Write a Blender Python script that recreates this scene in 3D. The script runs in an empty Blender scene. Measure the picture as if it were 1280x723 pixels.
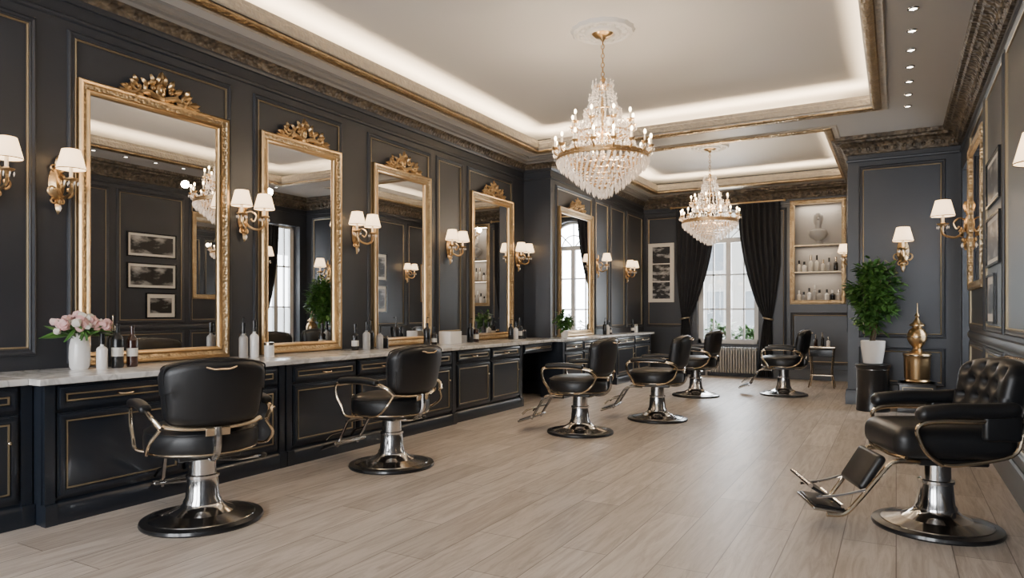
import bpy, bmesh, math, random
from mathutils import Matrix, Vector
random.seed(7)
S=bpy.context.scene
PI=math.pi
# ------------------------------------------------------------------ materials
def nt(m):
    m.use_nodes=True
    return m.node_tree
def mat(name,col,rough=.5,metal=0.,emis=None,trans=0.,coat=0.,bump=None,ior=None,var=None):
    m=bpy.data.materials.new(name); t=nt(m); p=t.nodes['Principled BSDF']
    p.inputs['Base Color'].default_value=(*col,1)
    p.inputs['Roughness'].default_value=rough
    p.inputs['Metallic'].default_value=metal
    p.inputs['Transmission Weight'].default_value=trans
    p.inputs['Coat Weight'].default_value=coat
    if ior: p.inputs['IOR'].default_value=ior
    if emis:
        p.inputs['Emission Color'].default_value=(*emis[0],1)
        p.inputs['Emission Strength'].default_value=emis[1]
    tc=None
    if bump or var:
        tc=t.nodes.new('ShaderNodeTexCoord')
    if bump:
        kind,sc,st,dist=bump
        if kind=='v':
            n=t.nodes.new('ShaderNodeTexVoronoi'); out='Distance'
        else:
            n=t.nodes.new('ShaderNodeTexNoise'); out='Fac'; n.inputs['Detail'].default_value=5
        n.inputs['Scale'].default_value=sc
        t.links.new(tc.outputs['Object'],n.inputs['Vector'])
        b=t.nodes.new('ShaderNodeBump'); b.inputs['Strength'].default_value=st; b.inputs['Distance'].default_value=dist
        t.links.new(n.outputs[out],b.inputs['Height']); t.links.new(b.outputs['Normal'],p.inputs['Normal'])
    if var:
        col2,sc=var
        n=t.nodes.new('ShaderNodeTexNoise'); n.inputs['Scale'].default_value=sc; n.inputs['Detail'].default_value=6
        t.links.new(tc.outputs['Object'],n.inputs['Vector'])
        r=t.nodes.new('ShaderNodeValToRGB'); r.color_ramp.elements[0].position=.35; r.color_ramp.elements[1].position=.65
        r.color_ramp.elements[0].color=(*col,1); r.color_ramp.elements[1].color=(*col2,1)
        t.links.new(n.outputs['Fac'],r.inputs['Fac']); t.links.new(r.outputs['Color'],p.inputs['Base Color'])
    return m
WALL=mat('charcoal_paint',(.029,.032,.039),.38,var=((.034,.037,.045),1.5))
CAB=mat('navy_lacquer',(.013,.017,.025),.3,coat=.2)
GOLD=mat('gold_metal',(.58,.40,.21),.3,1,bump=('n',18,.25,.01))
GOLDP=mat('polished_brass',(.64,.53,.39),.2,1)
AGOLD=mat('antique_gold_leaf',(.41,.30,.175),.36,1,bump=('v',38,.7,.012),var=((.54,.41,.25),9))
INLAY=mat('gold_inlay',(.36,.29,.19),.38,.85)
BRONZE=mat('bronze_ornament',(.065,.054,.044),.45,.5,bump=('v',22,.9,.02),var=((.17,.135,.095),14))
CROWNL=mat('taupe_cornice_paint',(.20,.19,.18),.5,bump=('v',30,.25,.006))
TRIMB=mat('beige_gilt_trim',(.37,.33,.28),.5,.15,bump=('v',30,.6,.012),var=((.46,.40,.31),14))
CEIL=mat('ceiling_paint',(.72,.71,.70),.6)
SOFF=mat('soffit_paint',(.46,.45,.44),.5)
LEATHER=mat('black_leather',(.008,.0085,.010),.40,bump=('n',160,.15,.002))
CHROME=mat('chrome',(.76,.75,.74),.12,1)
DCHROME=mat('smoked_chrome',(.42,.41,.40),.14,1)
RUBBER=mat('black_base_rim',(.010,.010,.011),.28,coat=.4)
MIRROR=mat('mirror_silver',(.84,.84,.84),.0,1)
WHITE=mat('white_paint',(.80,.80,.79),.4)
CERAM=mat('white_ceramic',(.85,.83,.80),.2,coat=.4)
CREAM=mat('cream_mount',(.72,.68,.60),.6)
BLACKP=mat('black_plastic',(.012,.012,.013),.25)
AMBER=mat('dark_amber_glass',(.035,.012,.008),.10,coat=.5)
GREYB=mat('grey_bottle',(.36,.35,.34),.3)
LABEL=mat('paper_label',(.70,.67,.61),.6)
GREEN=mat('ficus_leaf',(.04,.12,.025),.42,var=((.09,.21,.04),7))
BARK=mat('bark',(.12,.08,.05),.8)
SOIL=mat('soil',(.03,.02,.015),.9)
PINK=mat('pink_petals',(.68,.35,.35),.6,var=((.80,.54,.51),12))
PINK2=mat('blush_petals',(.78,.60,.55),.6,var=((.70,.39,.39),15))
CURT=mat('charcoal_velvet',(.018,.019,.023),.8,bump=('n',60,.1,.003))
RAD=mat('radiator_enamel',(.40,.39,.38),.4,metal=.2)
NICHE=mat('niche_backing',(.32,.30,.28),.6)
SPOT=mat('downlight_lens',(1,1,1),.5,emis=((1,.9,.75),14))
BULB=mat('bulb_glow',(1,.9,.7),.4,emis=((1,.73,.42),24))
CANDLE=mat('candle_sleeve',(.8,.72,.58),.5)
LED=mat('led_strip',(1,.9,.7),.5,emis=((1,.78,.5),3))
CRYS=mat('crystal',(1,.95,.90),.03,trans=.55,ior=1.5,emis=((1,.79,.58),.16))  # faint warm emission stands in for lamplight sparkling in the crystals
def shade_mat():
    m=bpy.data.materials.new('fabric_shade'); t=nt(m); t.nodes.clear()
    o=t.nodes.new('ShaderNodeOutputMaterial'); tr=t.nodes.new('ShaderNodeBsdfTranslucent'); d=t.nodes.new('ShaderNodeBsdfDiffuse')
    e=t.nodes.new('ShaderNodeEmission'); a=t.nodes.new('ShaderNodeAddShader'); mx=t.nodes.new('ShaderNodeMixShader')
    tr.inputs[0].default_value=(.9,.81,.68,1); d.inputs[0].default_value=(.85,.8,.72,1)
    e.inputs[0].default_value=(1,.76,.49,1); e.inputs[1].default_value=1.5
    t.links.new(tr.outputs[0],mx.inputs[1]); t.links.new(d.outputs[0],mx.inputs[2]); mx.inputs[0].default_value=.5
    t.links.new(mx.outputs[0],a.inputs[0]); t.links.new(e.outputs[0],a.inputs[1]); t.links.new(a.outputs[0],o.inputs[0])
    return m
SHADE=shade_mat()
def glass_mat():
    m=bpy.data.materials.new('window_glass'); t=nt(m); t.nodes.clear()
    o=t.nodes.new('ShaderNodeOutputMaterial'); a=t.nodes.new('ShaderNodeBsdfTransparent'); g=t.nodes.new('ShaderNodeBsdfGlossy'); mx=t.nodes.new('ShaderNodeMixShader')
    g.inputs['Roughness'].default_value=.02; mx.inputs[0].default_value=.07
    t.links.new(a.outputs[0],mx.inputs[1]); t.links.new(g.outputs[0],mx.inputs[2]); t.links.new(mx.outputs[0],o.inputs[0])
    return m
GLASS=glass_mat()
def floor_mat():
    m=bpy.data.materials.new('oak_planks'); t=nt(m); p=t.nodes['Principled BSDF']; N=t.nodes.new; L=t.links.new
    tc=N('ShaderNodeTexCoord'); mp=N('ShaderNodeMapping'); mp.inputs['Rotation'].default_value=(0,0,PI/2)
    L(tc.outputs['Object'],mp.inputs['Vector'])
    br=N('ShaderNodeTexBrick'); br.inputs['Scale'].default_value=1; br.inputs['Brick Width'].default_value=1.45; br.inputs['Row Height'].default_value=.27
    br.inputs['Mortar Size'].default_value=.0032; br.inputs['Mortar Smooth'].default_value=.2; br.offset=.37; br.inputs['Bias'].default_value=0
    br.inputs['Color1'].default_value=(.47,.415,.365,1); br.inputs['Color2'].default_value=(.64,.575,.515,1); br.inputs['Mortar'].default_value=(.23,.195,.165,1)
    L(mp.outputs[0],br.inputs['Vector'])
    m2=N('ShaderNodeMapping'); m2.inputs['Scale'].default_value=(11,1.0,1); L(tc.outputs['Object'],m2.inputs['Vector'])
    n=N('ShaderNodeTexNoise'); n.inputs['Scale'].default_value=1.5; n.inputs['Detail'].default_value=9; n.inputs['Roughness'].default_value=.70; n.inputs['Distortion'].default_value=1.3
    L(m2.outputs[0],n.inputs['Vector'])
    r=N('ShaderNodeValToRGB'); r.color_ramp.elements[0].position=.38; r.color_ramp.elements[1].position=.58
    r.color_ramp.elements[0].color=(.60,.56,.53,1); r.color_ramp.elements[1].color=(1.0,1.0,1.0,1)
    L(n.outputs['Fac'],r.inputs['Fac'])
    mx=N('ShaderNodeMix'); mx.data_type='RGBA'; mx.blend_type='MULTIPLY'; mx.inputs['Factor'].default_value=.8
    L(br.outputs['Color'],mx.inputs['A']); L(r.outputs['Color'],mx.inputs['B']); L(mx.outputs['Result'],p.inputs['Base Color'])
    p.inputs['Roughness'].default_value=.40
    b=N('ShaderNodeBump'); b.inputs['Strength'].default_value=.25; b.inputs['Distance'].default_value=.004; b.invert=True
    L(br.outputs['Fac'],b.inputs['Height']); L(b.outputs[0],p.inputs['Normal'])
    return m
FLOOR=floor_mat()
def marble_mat():
    m=bpy.data.materials.new('white_marble'); t=nt(m); p=t.nodes['Principled BSDF']; N=t.nodes.new; L=t.links.new
    tc=N('ShaderNodeTexCoord'); n=N('ShaderNodeTexNoise'); n.inputs['Scale'].default_value=2.2; n.inputs['Detail'].default_value=9; n.inputs['Distortion'].default_value=1.6
    L(tc.outputs['Object'],n.inputs['Vector'])
    r=N('ShaderNodeValToRGB'); e=r.color_ramp.elements; e[0].position=.45; e[0].color=(.74,.73,.71,1); e[1].position=.55; e[1].color=(.74,.73,.71,1)
    k=e.new(.5); k.color=(.50,.49,.48,1); L(n.outputs['Fac'],r.inputs['Fac']); L(r.outputs['Color'],p.inputs['Base Color'])
    p.inputs['Roughness'].default_value=.15
    return m
MARBLE=marble_mat()
def print_mat(name,sc,off):
    m=bpy.data.materials.new(name); t=nt(m); p=t.nodes['Principled BSDF']; N=t.nodes.new; L=t.links.new
    tc=N('ShaderNodeTexCoord'); mp=N('ShaderNodeMapping'); mp.inputs['Location'].default_value=(off,off*2,off); mp.inputs['Scale'].default_value=(1,1,2.2); L(tc.outputs['Object'],mp.inputs[0])
    n=N('ShaderNodeTexNoise'); n.inputs['Scale'].default_value=sc; n.inputs['Detail'].default_value=6; L(mp.outputs[0],n.inputs['Vector'])
    r=N('ShaderNodeValToRGB'); e=r.color_ramp.elements; e[0].position=.47; e[0].color=(.012,.012,.013,1); e[1].position=.66; e[1].color=(.42,.41,.40,1)
    L(n.outputs['Fac'],r.inputs['Fac']); L(r.outputs[0],p.inputs['Base Color']); p.inputs['Roughness'].default_value=.3
    return m
PRINT=print_mat('monochrome_print',4,3.1)
PRINT2=print_mat('portrait_print',6,1.7)
# ------------------------------------------------------------------ builder
def smooth(pts,n=6):
    P=[Vector(p) for p in pts]; P=[2*P[0]-P[1]]+P+[2*P[-1]-P[-2]]; out=[]
    for i in range(1,len(P)-2):
        a,b,c,d=P[i-1:i+3]
        for k in range(n):
            t=k/n
            out.append(.5*((2*b)+(c-a)*t+(2*a-5*b+4*c-d)*t*t+(3*b-a-3*c+d)*t**3))
    out.append(P[-2]); return out
class B:
    def __init__(s): s.v=[];s.f=[];s.mi=[];s.mats=[];s.T=Matrix()
    def m(s,mt):
        if mt not in s.mats: s.mats.append(mt)
        return s.mats.index(mt)
    def add(s,vs,fs,mt):
        o=len(s.v); k=s.m(mt); T=s.T
        s.v+=[T@Vector(p) for p in vs]
        for f in fs: s.f.append([o+i for i in f]); s.mi.append(k)
    def box(s,a,b,mt):
        x0,y0,z0=a;x1,y1,z1=b
        vs=[(x,y,z) for x in(x0,x1) for y in(y0,y1) for z in(z0,z1)]
        s.add(vs,[(0,1,3,2),(4,6,7,5),(0,4,5,1),(2,3,7,6),(0,2,6,4),(1,5,7,3)],mt)
    def rbox(s,c,size,r,mt,rot=None,seg=3,mid=(1,1,1),deform=None):
        h=[x/2 for x in size]; r=min(r,min(h)*.999); ax=[]
        for a in range(3):
            i=h[a]-r; l=[-i-r*math.tan(PI/4*(seg-k)/seg) for k in range(seg+1)]
            n=mid[a]; l+=[-i+2*i*k/n for k in range(1,n)] if i>1e-6 else []
            l+=[i+r*math.tan(PI/4*k/seg) for k in range(seg+1)]
            if i<=1e-6: l=[x for j,x in enumerate(l) if j!=seg]
            ax.append(l)
        D={};vs=[];fs=[]
        M=Matrix.Translation(c)@(rot.to_4x4() if rot else Matrix())
        def pt(p):
            q=[max(-(h[a]-r),min(h[a]-r,p[a])) for a in range(3)]; d=Vector([p[a]-q[a] for a in range(3)])
            if d.length>0: d.normalize()
            w=Vector(q)+d*r; key=tuple(round(x,6) for x in w)
            if key not in D:
                D[key]=len(vs); 
                if deform: w=deform(w)
                vs.append(M@w)
            return D[key]
        for a in range(3):
            b_,c_=(a+1)%3,(a+2)%3
            for sg in(-1,1):
                for i in range(len(ax[b_])-1):
                    for j in range(len(ax[c_])-1):
                        ids=[]
                        for (u,w) in((i,j),(i+1,j),(i+1,j+1),(i,j+1)):
                            p=[0,0,0]; p[a]=sg*h[a]; p[b_]=ax[b_][u]; p[c_]=ax[c_][w]; ids.append(pt(p))
                        q=[]; [q.append(x) for x in ids if x not in q]
                        if len(q)>2: fs.append(q if sg>0 else q[::-1])
        s.add(vs,fs,mt)
    def lathe(s,prof,mt,c=(0,0,0),seg=24,rot=None,sx=1,sy=1,wob=None):
        M=Matrix.Translation(c)@(rot.to_4x4() if rot else Matrix()); vs=[];fs=[];n=len(prof)
        for k in range(seg):
            a=2*PI*k/seg
            for (r,z) in prof:
                w=wob(a,z) if wob else 1
                vs.append(M@Vector((r*w*math.cos(a)*sx,r*w*math.sin(a)*sy,z)))
        for k in range(seg):
            k2=(k+1)%seg
            for i in range(n-1):
                a,b,c2,d=k*n+i,k2*n+i,k2*n+i+1,k*n+i+1
                if prof[i][0]<1e-6: 
                    if prof[i+1][0]>1e-6: fs.append((a,c2,d))
                elif prof[i+1][0]<1e-6: fs.append((a,b,c2))
                else: fs.append((a,b,c2,d))
        s.add(vs,fs,mt)
    def cyl(s,p0,p1,r,mt,seg=16,r2=None):
        s.tube([p0,p1],[r,r if r2 is None else r2],mt,seg)
    def tube(s,pts,r,mt,seg=8,closed=False,flat=1.0,up=None):
        P=[Vector(p) for p in pts]; n=len(P); R=r if isinstance(r,(list,tuple)) else [r]*n; vs=[];fs=[]
        prev=None
        for i in range(n):
            if closed: t=P[(i+1)%n]-P[i-1]
            else: t=P[min(i+1,n-1)]-P[max(i-1,0)]
            t.normalize()
            if up is not None: nn=Vector(up)-t*t.dot(Vector(up))
            elif prev is None: nn=t.orthogonal()
            else: nn=prev-t*prev.dot(t)
            if nn.length<1e-6: nn=t.orthogonal()
            nn.normalize(); prev=nn; bb=t.cross(nn)
            for k in range(seg):
                a=2*PI*k/seg; vs.append(P[i]+(nn*math.cos(a)*flat+bb*math.sin(a))*R[i])
        m=n if closed else n-1
        for i in range(m):
            j=(i+1)%n
            for k in range(seg):
                k2=(k+1)%seg; fs.append((i*seg+k,i*seg+k2,j*seg+k2,j*seg+k))
        if not closed:
            fs.append(tuple(range(seg))[::-1]); fs.append(tuple((n-1)*seg+k for k in range(seg)))
        s.add(vs,fs,mt)
    def ring(s,c,R,r,mt,seg=32,ts=6):
        s.tube([(c[0]+R*math.cos(2*PI*k/seg),c[1]+R*math.sin(2*PI*k/seg),c[2]) for k in range(seg)],r,mt,ts,True,up=(0,0,1))
    def ball(s,c,r,mt,sz=(1,1,1),seg=12):
        n=max(6,seg//2+2); s.lathe([(r*math.sin(PI*i/n) if 0<i<n else 0,-r*math.cos(PI*i/n)*sz[2]) for i in range(n+1)],mt,c,seg,sx=sz[0],sy=sz[1])
    def octa(s,c,w,h,mt,ang=0):
        x,y,z=c; vs=[(x,y,z+h),(x,y,z-h*1.2)]+[(x+w*math.cos(ang+k*PI/2),y+w*math.sin(ang+k*PI/2),z) for k in range(4)]
        s.add(vs,[(0,2+k,2+(k+1)%4) for k in range(4)]+[(1,2+(k+1)%4,2+k) for k in range(4)],mt)
    def frame(s,o,U,W,w,h,prof,mt):
        o=Vector(o);U=Vector(U);W=Vector(W);N=U.cross(W); vs=[];fs=[];n=len(prof)
        for (cx,cy,sx,sy) in((0,0,1,1),(w,0,-1,1),(w,h,-1,-1),(0,h,1,-1)):
            for (i,z) in prof: vs.append(o+U*(cx+sx*i)+W*(cy+sy*i)+N*z)
        for k in range(4):
            k2=(k+1)%4
            for i in range(n-1): fs.append((k*n+i,k2*n+i,k2*n+i+1,k*n+i+1))
        s.add(vs,fs,mt)
    def sweep(s,path,prof,mt,closed=False):
        P=[Vector((p[0],p[1])) for p in path]; n=len(P); vs=[];fs=[];m=len(prof)
        def nrm(a,b):
            d=(b-a).normalized(); return Vector((-d.y,d.x))
        for i in range(n):
            if closed or 0<i<n-1:
                n1=nrm(P[i-1],P[i]); n2=nrm(P[i],P[(i+1)%n]); o=(n1+n2)/(1+n1.dot(n2))
            elif i==0: o=nrm(P[0],P[1])
            else: o=nrm(P[-2],P[-1])
            for (d,z) in prof: vs.append((P[i].x+o.x*d,P[i].y+o.y*d,z))
        for i in range(n if closed else n-1):
            j=(i+1)%n
            for k in range(m-1): fs.append((i*m+k,j*m+k,j*m+k+1,i*m+k+1))
        s.add(vs,fs,mt)
    def mesh(s,name,ang=38):
        me=bpy.data.meshes.new(name); me.from_pydata([tuple(v) for v in s.v],[],s.f)
        for mt in s.mats: me.materials.append(mt)
        me.polygons.foreach_set('material_index',s.mi); me.update()
        bm=bmesh.new(); bm.from_mesh(me); bmesh.ops.recalc_face_normals(bm,faces=bm.faces); bm.to_mesh(me); bm.free()
        me.polygons.foreach_set('use_smooth',[True]*len(me.polygons))
        me.set_sharp_from_angle(angle=math.radians(ang)); me.update()
        return me
    def obj(s,name,loc=(0,0,0),rz=0,parent=None):
        return put(s.mesh(name),name,loc,rz,parent)
def put(me,name,loc=(0,0,0),rz=0,parent=None):
    o=bpy.data.objects.new(name,me); S.collection.objects.link(o); o.location=loc; o.rotation_euler=(0,0,rz)
    if parent: o.parent=parent
    return o
def light(kind,name,loc,power,col,parent=None,size=.05,rot=(0,0,0),sy=None,spot=None):
    d=bpy.data.lights.new(name,kind); d.energy=power; d.color=col
    if kind=='AREA':
        d.size=size
        if sy: d.shape='RECTANGLE'; d.size_y=sy
    else: d.shadow_soft_size=size
    o=bpy.data.objects.new(name,d); S.collection.objects.link(o); o.location=loc; o.rotation_euler=rot
    if parent: o.parent=parent
    return o
RX=lambda a: Matrix.Rotation(a,3,'X'); RY=lambda a: Matrix.Rotation(a,3,'Y'); RZ=lambda a: Matrix.Rotation(a,3,'Z')
# ------------------------------------------------------------------ room constants
XL,XL2,YS=-5.25,-4.77,9.72
XR,XP,YP=.75,-.60,10.8
YB,YN=14.3,-2.6
ZS,ZC=3.76,4.06
# floor / ceiling
b=B(); b.box((XL-.1,YN-.1,-.08),(XR+.3,YB+.3,0),FLOOR); b.obj('floor')
b=B(); b.box((XL-.1,YN-.1,ZC),(XR+.3,YB+.3,ZC+.1),CEIL)
T1=(-4.72,.6,-.25,9.2); T2=(-4.25,10.05,-.85,13.6)
X0,X1=XL-.1,XR+.3
for a in ((X0,YN,T1[0],T1[3]),(T1[2],YN,X1,T1[3]),(T1[0],YN,T1[2],T1[1]),(X0,T1[3],X1,T2[1]),(X0,T2[1],T2[0],T2[3]),(T2[2],T2[1],X1,T2[3]),(X0,T2[3],X1,YB+.3)):
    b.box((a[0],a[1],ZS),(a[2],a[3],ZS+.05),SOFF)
b.obj('ceiling')
# tray trims
b=B()
for T in (T1,T2):
    e=.17
    b.frame((T[0]-e,T[1]-e,ZS),(0,1,0),(1,0,0),T[3]-T[1]+2*e,T[2]-T[0]+2*e,[(0,0),(0,.012),(.015,.020),(.03,.012),(.07,.012)],TRIMB)
    b.frame((T[0]-e,T[1]-e,ZS),(0,1,0),(1,0,0),T[3]-T[1]+2*e,T[2]-T[0]+2*e,[(.07,.012),(.08,.03),(.12,.042),(.15,.032),(.17,.02),(.17,-.01)],AGOLD)
    b.frame((T[0]-e,T[1]-e,ZS),(0,1,0),(1,0,0),T[3]-T[1]+2*e,T[2]-T[0]+2*e,[(.17,-.01),(.185,-.02),(.185,-.09),(.17,-.10),(.17,-.14),(.14,-.14),(.14,-.04)],TRIMB)
b.obj('trim_1')
# cove LED strips and lights
b=B(); covel=[]
for T,pw in ((T1,12.5),(T2,11)):
    x0,y0,x1,y1=T; o=.10
    for (ax,ay,bx,by) in ((x0-o,y0,x0-o,y1),(x1+o,y0,x1+o,y1),(x0,y0-o,x1,y0-o),(x0,y1+o,x1,y1+o)):
        w=.015
        b.box((min(ax,bx)-w,min(ay,by)-w,ZS+.05),(max(ax,bx)+w,max(ay,by)+w,ZS+.065),LED)
        covel.append((ax,ay,bx,by,pw))
led=b.obj('cove_led_strip')
for (ax,ay,bx,by,pw) in covel:
    L=math.hypot(bx-ax,by-ay)
    light('AREA','cove_light',((ax+bx)/2,(ay+by)/2,ZS+.09),pw*L,(1,.75,.47),led,size=L if bx!=ax else .04,sy=.04 if bx!=ax else L,rot=(PI,0,0))
# walls
b=B(); b.box((XL-.1,YN,0),(XL,YS,ZC),WALL); b.obj('wall_left')
b=B(); b.box((XL-.1,YS,0),(XL2,YB,ZC),WALL); b.obj('wall_left')
b=B(); WY0,WY1,WZ0,WZ1=9.62,10.6,.55,3.15
b.box((XR,YN,0),(XR+.3,WY0,ZC),WALL); b.box((XR,WY0,0),(XR+.3,WY1,WZ0),WALL); b.box((XR,WY0,WZ1),(XR+.3,WY1,ZC),WALL); b.box((XR,WY1,0),(XR+.3,YP,ZC),WALL); b.obj('wall_right')
b=B(); b.box((XP,YP,0),(XR+.3,YB,ZC),WALL); b.obj('wall_right')
# back wall with window + niche
wx0,wx1,wz0,wz1=-3.62,-2.40,.66,3.40
nx0,nx1,nz0,nz1=-1.75,-.88,1.52,3.42
b=B(); D=.25
b.box((XL2-.1,YB,0),(wx0,YB+D,ZC),WALL); b.box((wx1,YB,0),(nx0,YB+D,ZC),WALL); b.box((nx1,YB,0),(XP+.1,YB+D,ZC),WALL)
b.box((wx0,YB,0),(wx1,YB+D,wz0),WALL); b.box((wx0,YB,wz1),(wx1,YB+D,ZC),WALL)
b.box((nx0,YB,0),(nx1,YB+D,nz0),WALL); b.box((nx0,YB,nz1),(nx1,YB+D,ZC),WALL); b.box((nx0-.05,YB+D,nz0-.05),(nx1+.05,YB+D+.05,nz1+.05),NICHE)
cx=(wx0+wx1)/2; rw=(wx1-wx0)/2; za=wz1-rw
n=20; vs=[];fs=[]
for k in range(n+1):
    a=PI*k/n; x=cx-rw*math.cos(a); z=za+rw*math.sin(a)
    vs+=[(x,YB,z),(x,YB,wz1+.01),(x,YB+D,z),(x,YB+D,wz1+.01)]
for k in range(n):
    o=4*k; fs+=[(o,o+4,o+5,o+1),(o+2,o+3,o+7,o+6),(o,o+2,o+6,o+4)]
b.add(vs,fs,WALL); b.obj('wall_back')
# near wall behind the camera; unseen shop windows added to let light in
b=B()
for (a0,a1,c0,c1) in ((XL,-4.6,0,ZC),(-2.6,-2.2,0,ZC),(-.2,XR,0,ZC),(-4.6,-2.6,0,.5),(-4.6,-2.6,3.2,ZC),(-2.2,-.2,3.2,ZC),(-2.2,-.2,0,.05)):
    b.box((a0,YN-.1,c0),(a1,YN,c1),WALL)
b.obj('wall_near')
# windows -------------------------------------------------
def casement(name,w,z0,z1,arch,loc,rz):
    b=B(); h=z1; f=.055; d=.06
    zt=z1-w/2 if arch else z1
    b.box((-w/2,-d/2,z0),(-w/2+f,d/2,zt),WHITE); b.box((w/2-f,-d/2,z0),(w/2,d/2,zt),WHITE)
    b.box((-w/2,-d/2,z0),(w/2,d/2,z0+.09),WHITE); b.box((-w/2,-d/2,zt-.05),(w/2,d/2,zt+.05),WHITE)
    b.box((-.05,-d/2-.01,z0),(.05,d/2,zt),WHITE)
    for s_ in(-1,1):
        for t in (1/3,2/3):
            z=z0+(zt-z0)*t; b.box((min(0,s_*w/2),-.018,z-.016),(max(0,s_*w/2),.018,z+.016),WHITE)
        b.box((s_*w/4-.014,-.018,z0),(s_*w/4+.014,.018,zt),WHITE)
        xx=s_*(w/2-f-.02); b.box((xx-.03,-.035,z0+.05),(xx+.03,.03,zt),WHITE)
    if arch:
        R=w/2-.025
        b.tube([(-R*math.cos(PI*k/24),0,zt+R*math.sin(PI*k/24)) for k in range(25)],.035,WHITE,8)
        b.tube([(-R*.5*math.cos(PI*k/16),0,zt+R*.5*math.sin(PI*k/16)) for k in range(17)],.014,WHITE,6)
        for a in (45,90,135):
            a=math.radians(a); b.cyl((0,0,zt),(R*math.cos(a),0,zt+R*math.sin(a)),.014,WHITE,6)
    b.box((-w/2-.05,-.14,z0-.04),(w/2+.05,.04,z0),WHITE)
    b.box((-w/2,.0,z0),(w/2,.004,zt),GLASS)
    return b.obj(name,loc,rz)
casement('window_1',wx1-wx0,wz0,wz1,True,(cx,YB+.17,0),0)
casement('window_2',WY1-WY0,WZ0,WZ1,False,(XR+.22,(WY0+WY1)/2,0),-PI/2)
casement('window_3',2.0,.5,3.2,False,(-3.6,YN-.05,0),PI)  # this and the next: unseen shop windows, added for soft light
casement('window_4',2.0,.05,3.2,False,(-1.2,YN-.05,0),PI)
PALE=mat('pale_stone',(.72,.70,.66),.8); SLATE=mat('facade_glass',(.38,.42,.46),.3)
def facade(name,w,h,loc,rz):
    b=B(); b.box((-w/2,0,0),(w/2,.6,h),PALE)
    for i in range(int(w/1.6)):
        for j in range(int(h/2.6)):
            x=-w/2+.8+i*1.6; z=.5+j*2.6
            b.box((x-.35,-.02,z),(x+.35,.0,z+1.7),SLATE); b.frame((x-.43,0,z-.08),(1,0,0),(0,0,1),.86,1.86,[(0,0),(0,.06),(.08,.06),(.08,0)],WHITE)
            b.box((x-.5,-.12,z-.14),(x+.5,0,z-.08),WHITE)
    b.box((-w/2,-.2,h-.3),(w/2,.6,h),WHITE)
    b.obj(name,loc,rz)
facade('stone_building',16,6.0,(-6,30,-.0),0)
b=B(); b.box((-30,YB+.3,-.12),(30,40,-.1),PALE); b.obj('ground')
# ------------------------------------------------------------------ crown & baseboards
loop=[(XL,YN),(XR,YN),(XR,YP),(XP,YP),(XP,YB),(XL2,YB),(XL2,YS),(XL,YS)]
pathR=[loop[1],loop[2],loop[3],loop[4],loop[5]]
pathL=[loop[5],loop[6],loop[7],loop[0],loop[1]]
b=B()
b.sweep(loop,[(0,3.42),(.018,3.43),(.02,3.45),(.01,3.46)],WALL,True)
b.sweep(pathR,[(.0,3.52),(.03,3.525),(.035,3.545),(.05,3.56)],BRONZE)
b.sweep(pathR,[(.05,3.56),(.06,3.60),(.10,3.655),(.15,3.675)],BRONZE)
b.sweep(pathR,[(.15,3.675),(.165,3.70),(.20,3.71),(.215,3.735),(.215,3.76)],BRONZE)
b.sweep(pathL,[(.0,3.55),(.018,3.555),(.022,3.575),(.035,3.59)],WALL)
b.sweep(pathL,[(.035,3.59),(.045,3.61),(.075,3.65),(.11,3.665)],BRONZE)
b.sweep(pathL,[(.11,3.665),(.125,3.69),(.16,3.70),(.17,3.72),(.20,3.735),(.205,3.76)],CROWNL)
for (p,q,mm,off) in ((loop[1],loop[2],BRONZE,.055),(loop[2],loop[3],BRONZE,.055),(loop[4],loop[5],BRONZE,.055)):
    a=Vector(p);c=Vector(q);L=(c-a).length; d=(c-a)/L; nI=Vector((-d.y,d.x)) 
    k=.1
    while k<L-.08:
        c0=a+d*k+nI*off; b.ball((c0.x,c0.y,3.585),.026,mm,(1,1,1.2),6); k+=.11
b.obj('trim_2')
b=B()
b.sweep(loop,[(0,0),(.03,0),(.03,.16),(.022,.18),(.022,.20),(.008,.215),(0,.215)],WALL,True); b.obj('baseboard_1')
# ------------------------------------------------------------------ wall panel mouldings
MD=[(0,0),(.004,.014),(.016,.022),(.03,.014),(.042,.018),(.05,.012),(.05,0)]
MG=[(.05,.0),(.05,.014),(.056,.018),(.063,.014),(.063,0)]
def panelL(b,x,y0,y1,z0,z1):
    for pr,mt in((MD,WALL),(MG,INLAY)): b.frame((x,y0,z0),(0,1,0),(0,0,1),y1-y0,z1-z0,pr,mt)
def panelR(b,x,y0,y1,z0,z1):
    for pr,mt in((MD,WALL),(MG,INLAY)): b.frame((x,y1,z0),(0,-1,0),(0,0,1),y1-y0,z1-z0,pr,mt)
def panelB(b,y,x0,x1,z0,z1):
    for pr,mt in((MD,WALL),(MG,INLAY)): b.frame((x0,y,z0),(1,0,0),(0,0,1),x1-x0,z1-z0,pr,mt)
mirrors=[(2.79,4.08,XL),(4.435,5.50,XL),(6.02,7.12,XL),(8.09,9.28,XL),(9.95,11.35,XL2)]
b=B()
panelL(b,XL,.4,2.53,1.0,3.36)
for (y0,y1,x) in mirrors:
    panelL(b,x,y0-.055,y1+.055,.93,3.36)
panelL(b,XL,7.3,7.92,1.0,3.36); 
panelL(b,XL2,11.52,12.2,1.0,3.36); panelL(b,XL2,12.3,13.1,1.0,3.36); panelL(b,XL2,13.2,14.2,1.0,3.36)
b.obj('trim_3')
b=B()
for (y0,y1) in ((1.2,2.9),(3.05,4.9),(5.05,6.5),(6.62,7.85),(7.95,9.45)):
    panelR(b,XR,y0,y1,1.12,3.36); panelR(b,XR,y0,y1,.30,.98)
b.sweep([(XR,YN),(XR,9.55)],[(0,1.0),(.02,1.01),(.03,1.05),(.02,1.08),(0,1.09)],WALL)
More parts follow.
